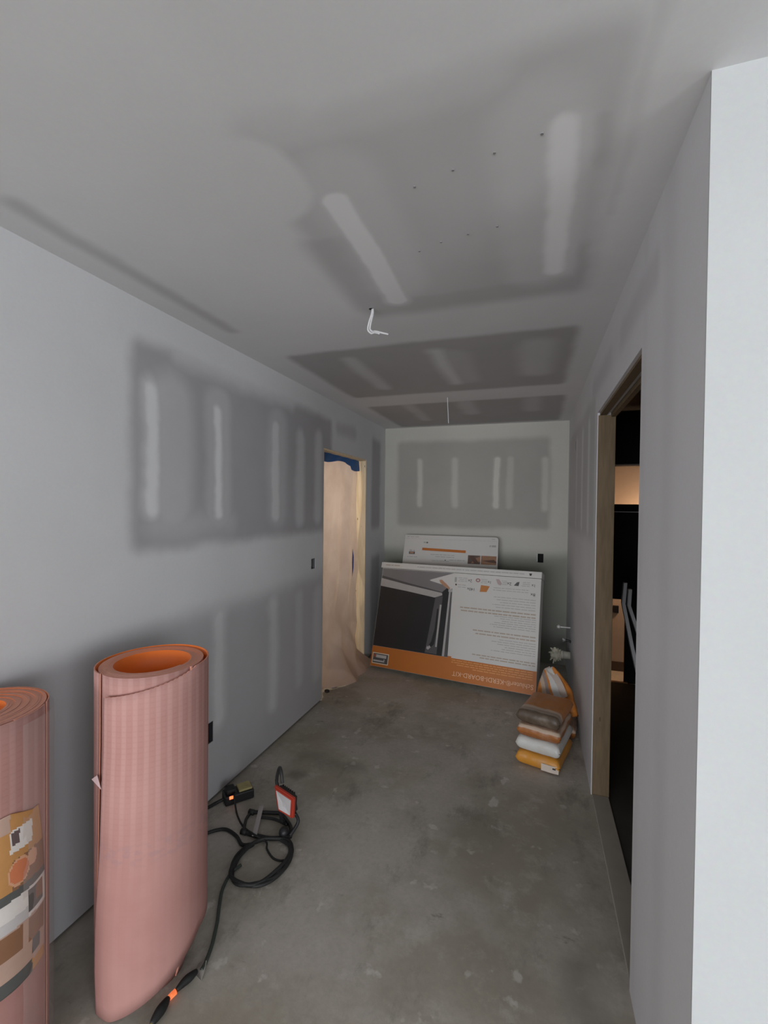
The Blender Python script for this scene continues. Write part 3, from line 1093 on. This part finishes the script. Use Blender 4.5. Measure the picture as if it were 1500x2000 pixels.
for i, (w, l, t, z, r, off, mat, lab) in enumerate(defs):
    c = front + bb * (l / 2 + off) + Vector((0, 0, z))
    b = thing('mortar_bag', c, lab, 'bag', (0, 0, yaw + math.radians(r)), BG)
    obj('bag_body', bag_bm(w, l, t, i * 1.7 + .3), mat, b, smooth=True)
    if i == 0:
        bm = bmesh.new()
        # sticker wrapped on the front end near the right corner
        g = []
        for a in range(9):
            x = .025 + .098 * a / 8
            g.append([bm.verts.new((x, -l / 2 - .0015 + .010 * (abs(x) / .131) ** 6, zz)) for zz in (.010, .03, .052)])
        for a in range(8):
            for q in range(2):
                bm.faces.new((g[a][q], g[a + 1][q], g[a + 1][q + 1], g[a][q + 1]))
        so = obj('sticker', bm, plain('bag_sticker_paper', (.60, .52, .45), .5), b)
        sol = so.modifiers.new('t', 'SOLIDIFY'); sol.thickness = .001
        so['label'] = 'off-white sticker'
        bm = bmesh.new(); box(bm, .09, .108, -l / 2 - .0035, -l / 2 - .0022, .034, .042)
        obj('sticker_mark', bm, M_cink, so)
# bag lying behind the stack and the one leaning on it
b = thing('mortar_bag', (1.790, 3.455, .002), 'dark rust mortar bag lying in shade behind the stack by the right wall', 'bag', (0, 0, math.radians(-6)), BG)
obj('bag_body', bag_bm(.24, .34, .105, 6.1), M_bagC, b, smooth=True)
b = thing('mortar_bag', (1.745, 3.335, .272), 'crumpled orange and white mortar bag propped on its corner behind the stack', 'bag', None, BG)
b.rotation_euler = Matrix.Identity(3).to_euler()
# local z (thickness) faces the camera, local y runs up to the apex
zt = Vector((-.06, -.80, .60)).normalized()
yt = Vector((-.22, .58, .78)); yt = (yt - zt * yt.dot(zt)).normalized()
xt = yt.cross(zt)
mb = Matrix.Identity(4)
for i in range(3):
    mb[i][0], mb[i][1], mb[i][2] = xt[i], yt[i], zt[i]
mb.translation = Vector((1.757, 3.395, .262))
b.matrix_world = mb


def fold_bag():
    bm = bag_bm(.235, .34, .085, 9.4)
    for v in bm.verts:
        f = max(0, (v.co.y + .0) / .17)
        v.co.x *= 1 - .72 * f ** 1.3        # gathered towards the apex
        v.co.z = .0425 + (v.co.z - .0425) * (1 + .3 * (1 - f))
        v.co.z += .018 * math.sin(v.co.x * 40) * f
    return bm


obj('bag_body', fold_bag(), M_bagE, b, smooth=True)
bm = bmesh.new()
pts = [(-.012, .165, .066), (.022, .10, .098), (.045, .02, .110), (.055, -.06, .108)]
cv = catmull(pts, 6)
g = [[bm.verts.new(p + Vector((dx, dx * .3, 0))) for dx in (-.020, .02)] for p in cv]
for a, c in zip(g, g[1:]): bm.faces.new((a[0], a[1], c[1], c[0]))
so = obj('seam_flap', bm, plain('bag_seam_paper', (.52, .44, .39), .6), b)
sol = so.modifiers.new('t', 'SOLIDIFY'); sol.thickness = .004

# ------------------------------------------------------------------ plastic sheet in the left doorway
kp = NT('dusty_plastic_sheet')
nn = kp.noise(kp.objc(), 3.5, 5).outputs[0]
sepz = kp.n('ShaderNodeSeparateXYZ'); kp.l(kp.objc(), sepz.inputs[0])
dust = kp.rng(sepz.outputs[2], .45, .0)
colp = kp.mix(kp.rng(nn, .35, .7), (.66, .57, .52), (.76, .68, .63))
colp = kp.mix(kp.mathn('MULTIPLY', dust, .45), colp, (.42, .27, .20))
tr = kp.n('ShaderNodeBsdfTranslucent'); kp.l(colp, tr.inputs[0])
mxs = kp.n('ShaderNodeMixShader'); mxs.inputs[0].default_value = .5
kp.color(colp); kp.rough(.24)
kp.l(kp.b.outputs[0], mxs.inputs[1]); kp.l(tr.outputs[0], mxs.inputs[2])
kp.l(mxs.outputs[0], kp.t.nodes['Material Output'].inputs[0])
bm = bmesh.new()
NU, NVv = 60, 150
G = []
for j in range(NVv + 1):
    z = 2.012 - (2.012 - .002) * j / NVv
    fz = j / NVv
    row = []
    for i in range(NU + 1):
        s = i / NU
        y = LD[0] + .016 + (4.228 - LD[0] - .016) * s
        low = max(0, (fz - .66) / .34)
        x = -.088
        x += .008 * math.sin(s * 17 + fz * 2) * (.3 + fz) + .010 * noise.noise(Vector((s * 5, fz * 3, 1)))
        # sharp folds
        q_ = (s * 3.1 + fz * 1.7 + .35 * noise.noise(Vector((s * 2, fz * 3, 9)))) % 1.0
        x += .034 * abs(q_ - .5) * (.4 + 1.2 * fz)
        q2 = (s * 2.3 - fz * 5.2 + .5 * noise.noise(Vector((s * 3, fz * 4, 4)))) % 1.0
        x += .075 * abs(q2 - .5) * low
        edge_ = max(0, min(1, (s - .70) / .2)) * (1 - max(0, min(1, (low - .80) / .15)))
        x += (.11 * low ** 1.5 + .05 * low ** 5) * max(0, min(1, (s - .12) / .35)) * (1 - edge_)
        y2 = y - .02 * math.sin(fz * 9) * s - .05 * math.exp(-((fz - .62) / .07) ** 2) * s ** 6 + .02 * max(0, low - .8) * 5 * s ** 2
        zz = z + .030 * low ** 4 * max(0, 1 - s * 2.5)
        x = min(x, .12)
        if low <= .12 or s < .15: x = min(x, -.030)
        row.append(bm.verts.new((x, y2, zz)))
    G.append(row)
for j in range(NVv):
    for i in range(NU):
        bm.faces.new((G[j][i], G[j + 1][i], G[j + 1][i + 1], G[j][i + 1])).smooth = True
ps = thing('plastic_sheet', (0, 0, 0), 'translucent dusty plastic sheet hanging in the left doorway under blue tape', 'plastic sheet')
obj('sheeting', bm, kp.m, ps, smooth=True)
M_blue = plain('blue_masking_tape', (.03, .14, .42), .6, .15, 20)
bm = bmesh.new()
tg = []
for i in range(41):
    s = i / 40
    y = LD[0] + .014 + .935 * s
    w_ = .062 + .018 * math.sin(s * 9) + (.03 if s > .75 else 0)
    tg.append([bm.verts.new((-.068 + .004 * math.sin(s * 30 + q), y, 2.019 - w_ * q / 3)) for q in range(4)])
for a, c in zip(tg, tg[1:]):
    for q in range(3): bm.faces.new((a[q], c[q], c[q + 1], a[q + 1]))
to = obj('masking_tape', bm, M_blue, ps)
sol = to.modifiers.new('t', 'SOLIDIFY'); sol.thickness = .002
bm = bmesh.new()
vs = [bm.verts.new(v) for v in ((-.030, 3.98, 1.16), (-.030, 4.01, 1.08), (-.030, 4.005, .98), (-.030, 3.975, .90), (-.030, 3.97, 1.03))]
bm.faces.new(vs)
to = obj('tape_scrap', bm, plain('violet_blue_tape', (.12, .12, .40), .6), ps)
sol = to.modifiers.new('t', 'SOLIDIFY'); sol.thickness = .002

# pale rubble at the foot of the sheet; black lump added for gap's shade
for i, (x, y, s, lab) in enumerate([(-.035, 3.45, .022, 'added dark lump for the shaded gap on the floor at the near left door jamb'),
                                    (-.03, 3.56, .028, 'pale lump of debris on the floor under the plastic sheet')]):
    bm = bmesh.new(); bmesh.ops.create_icosphere(bm, subdivisions=2, radius=s)
    for v in bm.verts:
        v.co *= 1 + .5 * noise.noise(v.co * 40 + Vector((i, 0, 0))); v.co.z *= .55
    o = obj('debris', bm, [M_black, M_white_cable][i], None, loc=(x, y, s * .45)); tag(o, lab, 'debris')

# ------------------------------------------------------------------ ceiling wires
cw = thing('ceiling_cable', (.916, 1.877, H), 'white cable stub hanging bent from the ceiling seam', 'cable')
for dx, pts in ((0, [(0, 0, .02), (.001, .002, -.02), (-.006, .0, -.055), (-.012, .002, -.085), (.0, .0, -.100), (.018, -.01, -.104), (.05, -.02, -.118), (.082, -.025, -.130)]),
                (1, [(-.002, .004, .02), (-.005, .003, -.02), (-.016, .002, -.055), (-.022, .003, -.088), (-.006, .004, -.106), (.015, -.006, -.108), (.04, -.016, -.120)])):
    bm = bmesh.new(); tube(bm, pts, .0042)
    obj('wire', bm, M_white_cable, cw, smooth=True)
bm = bmesh.new(); bmesh.ops.create_circle(bm, cap_ends=True, radius=.011, segments=16)
bmesh.ops.translate(bm, verts=bm.verts, vec=(-.006, 0, -.0008))
obj('ceiling_hole', bm, M_void, cw)
bm = bmesh.new()
tube(bm, [(0, 0, .0), (.002, .0, -.06), (.006, .002, -.13), (.010, .0, -.205)], .0035)
hw = thing('ceiling_wire', (.936, 3.575, H), 'thin white wire hanging straight down near the far wall', 'cable')
obj('wire', bm, M_white_cable, hw, smooth=True)

# ------------------------------------------------------------------ plumbing stubs on the right wall
M_chrome = plain('dull_chrome', (.62, .62, .60), .3, metal=.25)
M_pvc = plain('white_pvc', (.62, .60, .52), .5)
v1 = thing('water_valve', (W, 4.30, .515), 'upper chrome pipe stub with round end on the right wall', 'valve')
bm = bmesh.new(); tube(bm, [(0, 0, 0), (-.05, 0, 0), (-.088, 0, 0)], .0065); obj('pipe', bm, M_chrome, v1, smooth=True)
bm = bmesh.new(); bmesh.ops.create_uvsphere(bm, u_segments=14, v_segments=10, radius=.017); bmesh.ops.translate(bm, verts=bm.verts, vec=(-.098, 0, 0)); obj('knob', bm, M_chrome, v1, smooth=True)
v2 = thing('water_valve', (W, 4.22, .425), 'lower pipe stub with black sleeve on the right wall', 'valve')
bm = bmesh.new(); tube(bm, [(0, -.012, -.012), (-.015, -.004, -.004), (-.05, 0, 0)], .010); obj('sleeve', bm, M_black, v2, smooth=True)
bm = bmesh.new(); tube(bm, [(-.045, 0, 0), (-.062, 0, 0)], .012, raw=True); tube(bm, [(-.06, 0, -.016), (-.066, 0, .016)], .007, raw=True); obj('knob', bm, plain('tarnished_nickel', (.35, .35, .34), .5, metal=.3), v2, smooth=True)
dp = thing('drain_pipe', (W, 4.28, .275), 'white drain pipe stub stuffed with pale rag on the right wall', 'pipe')
bm = bmesh.new(); tube(bm, [(0, 0, 0), (-.03, 0, 0), (-.058, 0, 0)], .032, seg=20, raw=True); obj('pipe', bm, M_pvc, dp, smooth=True)
bm = bmesh.new(); tube(bm, [(-.056, 0, 0), (-.062, 0, 0), (-.078, 0, .0)], .035, seg=20, raw=True); obj('coupling', bm, M_pvc, dp, smooth=True)
bm = bmesh.new(); bmesh.ops.create_icosphere(bm, subdivisions=4, radius=.036)
for v in bm.verts:
    n_ = v.co.normalized()
    k_ = max(0, noise.noise(n_ * 2.6 + Vector((3, 1, 0)))) ** 1.0
    v.co *= 1 + .9 * k_ + .12 * noise.noise(n_ * 9)
    v.co.z = v.co.z * 1.1 - (.01 if v.co.z < 0 else 0)
for dx, dy, dz, ln in ((-.8, 0, .75, .045), (-1, .2, .05, .04), (-.35, 0, -1, .062), (-.75, 0, -.8, .05), (.2, 0, .9, .02), (.15, 0, -.9, .03)):
    dd = Vector((dx, dy, dz)).normalized()
    tube(bm, [dd * .018, dd * (.03 + ln * .5) + Vector((0, .004, .004)), dd * (.03 + ln)], lambda t: .015 * (1 - t) + .003, seg=8)
bmesh.ops.translate(bm, verts=bm.verts, vec=(-.110, 0, .0))
obj('rag', bm, plain('pale_rag_cloth', (.62, .60, .48), .9), dp, smooth=True)

# ------------------------------------------------------------------ work light
wl = thing('work_light', (.42, 1.90, 0), 'red framed flood work light on a black tube stand lying by the cables', 'work light')
L = lambda p: Vector(p) - Vector((.42, 1.90, 0))
bm = bmesh.new()
tube(bm, [L(p) for p in [(.262, 1.955, .012), (.33, 1.975, .012), (.405, 1.996, .012)]], .009)
tube(bm, [L(p) for p in [(.405, 1.996, .012), (.50, 1.93, .012), (.535, 1.865, .012)]], .009)
tube(bm, [L(p) for p in [(.535, 1.865, .012), (.44, 1.825, .012), (.31, 1.822, .012)]], .010)
tube(bm, [L(p) for p in [(.262, 1.955, .012), (.268, 1.90, .012), (.31, 1.822, .012)]], .007)
tube(bm, [L(p) for p in [(.31, 1.93, .014), (.40, 1.945, .014), (.48, 1.93, .014)]], .007)
obj('stand', bm, M_black, wl, smooth=True)
bm = bmesh.new()
a_, b_ = L((.300, 1.985, .030)), L((.382, 1.803, .024))
dv = (b_ - a_).normalized(); sv = dv.cross(Vector((0, 0, 1))).normalized() * .011
vs = []
for p in (a_, b_):
    for q in (-1, 1):
        for zz in (0, .004): vs.append(bm.verts.new(p + sv * q + Vector((0, 0, zz))))
bmesh.ops.convex_hull(bm, input=vs)
obj('bracket', bm, plain('scuffed_aluminium', (.48, .44, .43), .45, metal=.3), wl)
P1, P2, P3, P4 = [L(p) for p in ((.4225, 1.898, .215), (.5465, 1.873, .190), (.534, 1.887, .080), (.452, 1.885, .105))]
hu = (P2 - P1).normalized(); hn = (P2 - P1).cross(P4 - P1).normalized()
if hn.y > 0: hn = -hn


def slab(bm, quad, n, d0, d1, mi=0):
    A = [bm.verts.new(p + n * d0) for p in quad]; B = [bm.verts.new(p + n * d1) for p in quad]
    f = [bm.faces.new(A), bm.faces.new(B[::-1])]
    for i in range(4):
        j = (i + 1) % 4; f.append(bm.faces.new((A[i], A[j], B[j], B[i])))
    for q in f: q.material_index = mi
    return f


def inset(quad, k):
    c = sum(quad, Vector()) / 4
    return [c + (p - c) * k for p in quad]


Q = [P1, P2, P3, P4]
M_red = plain('red_cast_housing', (.50, .055, .03), .45)
bm = bmesh.new(); fs = slab(bm, Q, hn, 0, -.022)
bmesh.ops.bevel(bm, geom=list(bm.edges), offset=.006, segments=3, affect='EDGES')
obj('housing', bm, M_red, wl)
bm = bmesh.new(); slab(bm, inset(Q, .72), hn, .002, -.004)
lens = obj('lens', bm, plain('frosted_lens', (.74, .72, .72), .25), wl)
bm = bmesh.new(); slab(bm, inset(Q, .82), hn, -.021, -.040)
for k_ in range(-3, 4):
    c = (P1 + P3) / 2 + hu * k_ * .012 - hn * .048
    w3 = (P4 - P1) * .35
    slab(bm, [c - w3 - hu * .002, c - w3 + hu * .002, c + w3 + hu * .002, c + w3 - hu * .002], hn, .010, -.008)
obj('heat_sink', bm, M_black, wl)
bm = bmesh.new()
back = -hn
c = P1 + back * .03
tube(bm, [P4 + back * .03 + Vector((-.012, 0, .0)), P4 + back * .06 + Vector((-.035, .01, .03)), P1 + back * .06 + Vector((-.035, .01, -.02)), P1 + back * .05 + Vector((-.012, .01, .055)),
          P1 + back * .03 + Vector((.02, .0, .05)), P1 + back * .02 + Vector((.034, .0, .010))], .0085, seg=10)
obj('handle', bm, plain('grey_black_grip', (.05, .05, .05), .5), wl, smooth=True)
for yk in (0, 1):
  bm = bmesh.new()
  if yk == 0: tube(bm, [P3 + back * .02 + Vector((.0, 0, .02)), P3 + back * .03 + Vector((.012, -.005, -.02)), L((.535, 1.865, .02))], .008)
  if yk == 1: tube(bm, [P4 + back * .02 + Vector((.0, 0, .01)), P4 + back * .03 + Vector((.0, .0, -.05)), L((.455, 1.945, .015))], .008)
  obj('yoke_arm', bm, M_black, wl, smooth=True)
bm = bmesh.new()
bmesh.ops.create_uvsphere(bm, u_segments=14, v_segments=10, radius=.024)
bmesh.ops.translate(bm, verts=bm.verts, vec=L((.500, 1.868, .026)))
obj('knob', bm, M_black, wl, smooth=True)
for p in ((.262, 1.955, .012), (.31, 1.822, .013)):
    bm = bmesh.new(); tube(bm, [L(p) + Vector((-.014, 0, 0)), L(p) + Vector((.014, .0, 0))], .013, raw=True, seg=12)
    obj('rubber_foot', bm, M_rubber, wl, smooth=True)

# ------------------------------------------------------------------ power tap box on the floor
pb = thing('power_adapter', (.104, 1.953, 0), 'black power adapter box with tan top and glowing red switch by the left wall', 'power adapter', (0, 0, math.radians(50)))
bm = newbox(0, .150, 0, .082, .002, .050, bev=.006)
obj('adapter_body', bm, M_black, pb)
bm = newbox(.072, .142, .008, .074, .0505, .062, bev=.003)
o = obj('tan_plug', bm, plain('tan_plug_plastic', (.42, .36, .16), .6, .3, 40), pb); o['label'] = 'tan plug head'
bm = newbox(.008, .058, .012, .070, .0505, .075, bev=.008); obj('plug', bm, M_rubber, pb)
kr = NT('lit_red_rocker'); kr.color(kr.mix(kr.noise(kr.objc(), 20).outputs[0], (.9, .12, .04), (1, .2, .08))); kr.b.inputs['Emission Color'].default_value = (1, .16, .05, 1); kr.b.inputs['Emission Strength'].default_value = 2.2
bm = newbox(.020, .040, -.0015, .012, .034, .049, bev=.002); o = obj('switch_light', bm, kr.m, pb); o['label'] = 'glowing red switch'

# ------------------------------------------------------------------ cables
def cable(name, pts, r, mat, label, z=None, n=10):
    p = [(q[0], q[1], q[2] if len(q) > 2 else (z or r + .001)) for q in pts]
    bm = bmesh.new(); tube(bm, p, r, seg=10, n=n)
    o = obj(name, bm, mat, None, smooth=True); tag(o, label, 'cable'); return o


cable('adapter_cable', [(.020, 1.72), (.018, 1.80), (.020, 1.88), (.040, 1.945), (.072, 1.985, .02), (.085, 1.99, .03)], .0085, M_rubber, 'thick black cable running from the adapter along the left wall')
cable('lamp_cord', [(.135, 1.99, .060), (.150, 1.965, .066), (.165, 1.95, .04), (.207, 1.915), (.281, 1.86), (.379, 1.803, .03), (.446, 1.80, .016), (.476, 1.764, .012), (.529, 1.735), (.577, 1.742), (.592, 1.786), (.566, 1.828, .012), (.519, 1.86, .02)], .0045, M_rubber, 'thin black cord looping from adapter to work light')
cc = Vector((.492, 1.700)); coil = []
for i in range(0, 61):
    a = math.radians(150 + i * 360 / 22)
    t_ = i / 60
    rr = 1 + .05 * math.sin(i * .55) + .03 * math.cos(i * 1.3)
    x = cc.x + math.cos(a) * .108 * rr + .006 * math.sin(i * .2); y = cc.y + math.sin(a) * .142 * rr
    coil.append((x, y, .010 + .012 * t_ + .003 * math.sin(i * .9)))
lead = [(.10, 1.62, .009), (.123, 1.700, .009), (.140, 1.750, .009), (.175, 1.792, .009), (.220, 1.812, .009), (.290, 1.792, .009), (.350, 1.755, .009)]
cable('extension_cord', lead + coil, .0078, M_rubber, 'coiled black extension cord on the concrete below the work light')
cable('green_cable', [(.415, 1.655), (.403, 1.602), (.420, 1.527), (.461, 1.454), (.497, 1.397), (.534, 1.326), (.548, 1.291), (.560, 1.255), (.563, 1.235)], .0065, M_cable_green, 'dull green cable snaking past the pink roll')
pc = thing('cord_end', (.540, 1.15, 0), 'cord connectors with glowing orange light at the foot of the pink roll', 'cord connector')
C0 = lambda p: Vector(p) - Vector((.540, 1.15, 0))
def rad(a, b): return lambda t: b + (a - b) * math.sin(min(1, max(0, t)) * math.pi)
bm = bmesh.new(); tube(bm, [C0(p) for p in [(.556, 1.222, .016), (.550, 1.200, .017), (.543, 1.178, .018), (.538, 1.150, .018)]], rad(.013, .006), seg=14); obj('socket', bm, M_rubber, pc, smooth=True)
bm = bmesh.new(); tube(bm, [C0(p) for p in [(.531, 1.123, .018), (.534, 1.100, .018), (.536, 1.075, .018), (.538, 1.050, .017)]], rad(.015, .007), seg=14); obj('plug', bm, M_rubber, pc, smooth=True)
bm = bmesh.new(); tube(bm, [C0(p) for p in [(.537, 1.147, .016), (.534, 1.137, .016), (.532, 1.126, .016)]], .0085, seg=14)
kg = NT('orange_lit_plug'); kg.color(kg.mix(kg.rng(kg.noise(kg.objc(), 60).outputs[0], .4, .6), (.5, .08, .02), (1, .35, .15))); kg.b.inputs['Emission Color'].default_value = (1, .22, .07, 1); kg.b.inputs['Emission Strength'].default_value = .7
o = obj('glow_ring', bm, kg.m, pc, smooth=True); o['label'] = 'glowing orange indicator'
bm = bmesh.new(); tube(bm, [C0(p) for p in [(.538, 1.052, .016), (.538, 1.03, .010), (.530, 1.0, .008), (.50, .95, .008)]], .006); obj('yellow_cord', bm, plain('dirty_yellow_cord', (.28, .22, .06), .6), pc, smooth=True)
bm = bmesh.new()
vs = [bm.verts.new(v) for v in ((.535, 1.255, .004), (.562, 1.262, .015), (.578, 1.235, .014), (.583, 1.210, .003), (.560, 1.212, .012), (.540, 1.225, .003))]
bm.faces.new(vs)
o = obj('tape_piece', bm, plain('crumpled_pale_tape', (.34, .32, .29), .4), None); tag(o, 'crumpled pale tape scrap on the green cable end', 'tape')
sol = o.modifiers.new('t', 'SOLIDIFY'); sol.thickness = .002

# ------------------------------------------------------------------ folded ladder rails in the dark side room
ld = thing('folded_ladder', (2.2, 3.3, 0), 'grey folded ladder rails standing in the dark room past the right doorway', 'ladder')
M_rail = plain('grey_ladder_aluminium', (.55, .55, .56), .55, metal=.1)
for k_, pts in enumerate([[(2.180, 3.34, 1.085), (2.164, 3.30, .955), (2.206, 3.24, .70), (2.262, 3.16, .40), (2.33, 3.06, .012)],
                          [(2.212, 3.36, 1.04), (2.200, 3.32, .940), (2.262, 3.24, .72), (2.34, 3.14, .42), (2.43, 3.02, .012)]]):
    bm = bmesh.new()
    P_ = [Vector(p) - Vector((2.2, 3.3, 0)) for p in pts]
    rings = []
    for i, p in enumerate(P_):
        rings.append([bm.verts.new(p + Vector(q)) for q in ((-.010, -.02, 0), (.010, -.02, 0), (.010, .02, 0), (-.010, .02, 0))])
    for A, B in zip(rings, rings[1:]):
        for q in range(4): bm.faces.new((A[q], A[(q + 1) % 4], B[(q + 1) % 4], B[q]))
    bm.faces.new(rings[0]); bm.faces.new(rings[-1][::-1])
    obj('rail', bm, M_rail, ld)
bm = bmesh.new()
for t_ in (.35, .6, .85):
    a = Vector((2.164, 3.30, .955)).lerp(Vector((2.33, 3.06, .012)), t_) - Vector((2.2, 3.3, 0))
    c = Vector((2.200, 3.32, .940)).lerp(Vector((2.43, 3.02, .012)), t_) - Vector((2.2, 3.3, 0))
    tube(bm, [a, c], .008, raw=True)
obj('rung', bm, M_black, ld)

# screw heads dotted over the bare ceiling board
M_screw = plain('dark_screw_head', (.26, .26, .265), .6)
SC = [(1.282, 1.196), (1.391, 1.166), (1.497, 1.140), (1.606, 1.115), (1.300, 1.47), (1.390, 1.452), (1.481, 1.440), (1.22, 1.50)]
N4 = ['leftmost', 'second from left', 'third from left', 'rightmost']
SL = ['%s of the nearer row of four screw heads in the ceiling board' % q for q in N4] + \
     ['%s of the farther row of small screw heads in the ceiling board' % q for q in ('second from left', 'third from left', 'rightmost', 'leftmost')]
first = None
for i, (x, y) in enumerate(SC):
    if first is None:
        bm = bmesh.new(); bmesh.ops.create_cone(bm, cap_ends=True, segments=12, radius1=.0036, radius2=.0036, depth=.002)
        o = obj('screw_head', bm, M_screw, None); first = o
    else:
        o = first.copy(); COL.objects.link(o)
    o.location = (x, y, H - .0008)
    tag(o, SL[i], 'screw', 'screw heads in the ceiling board')
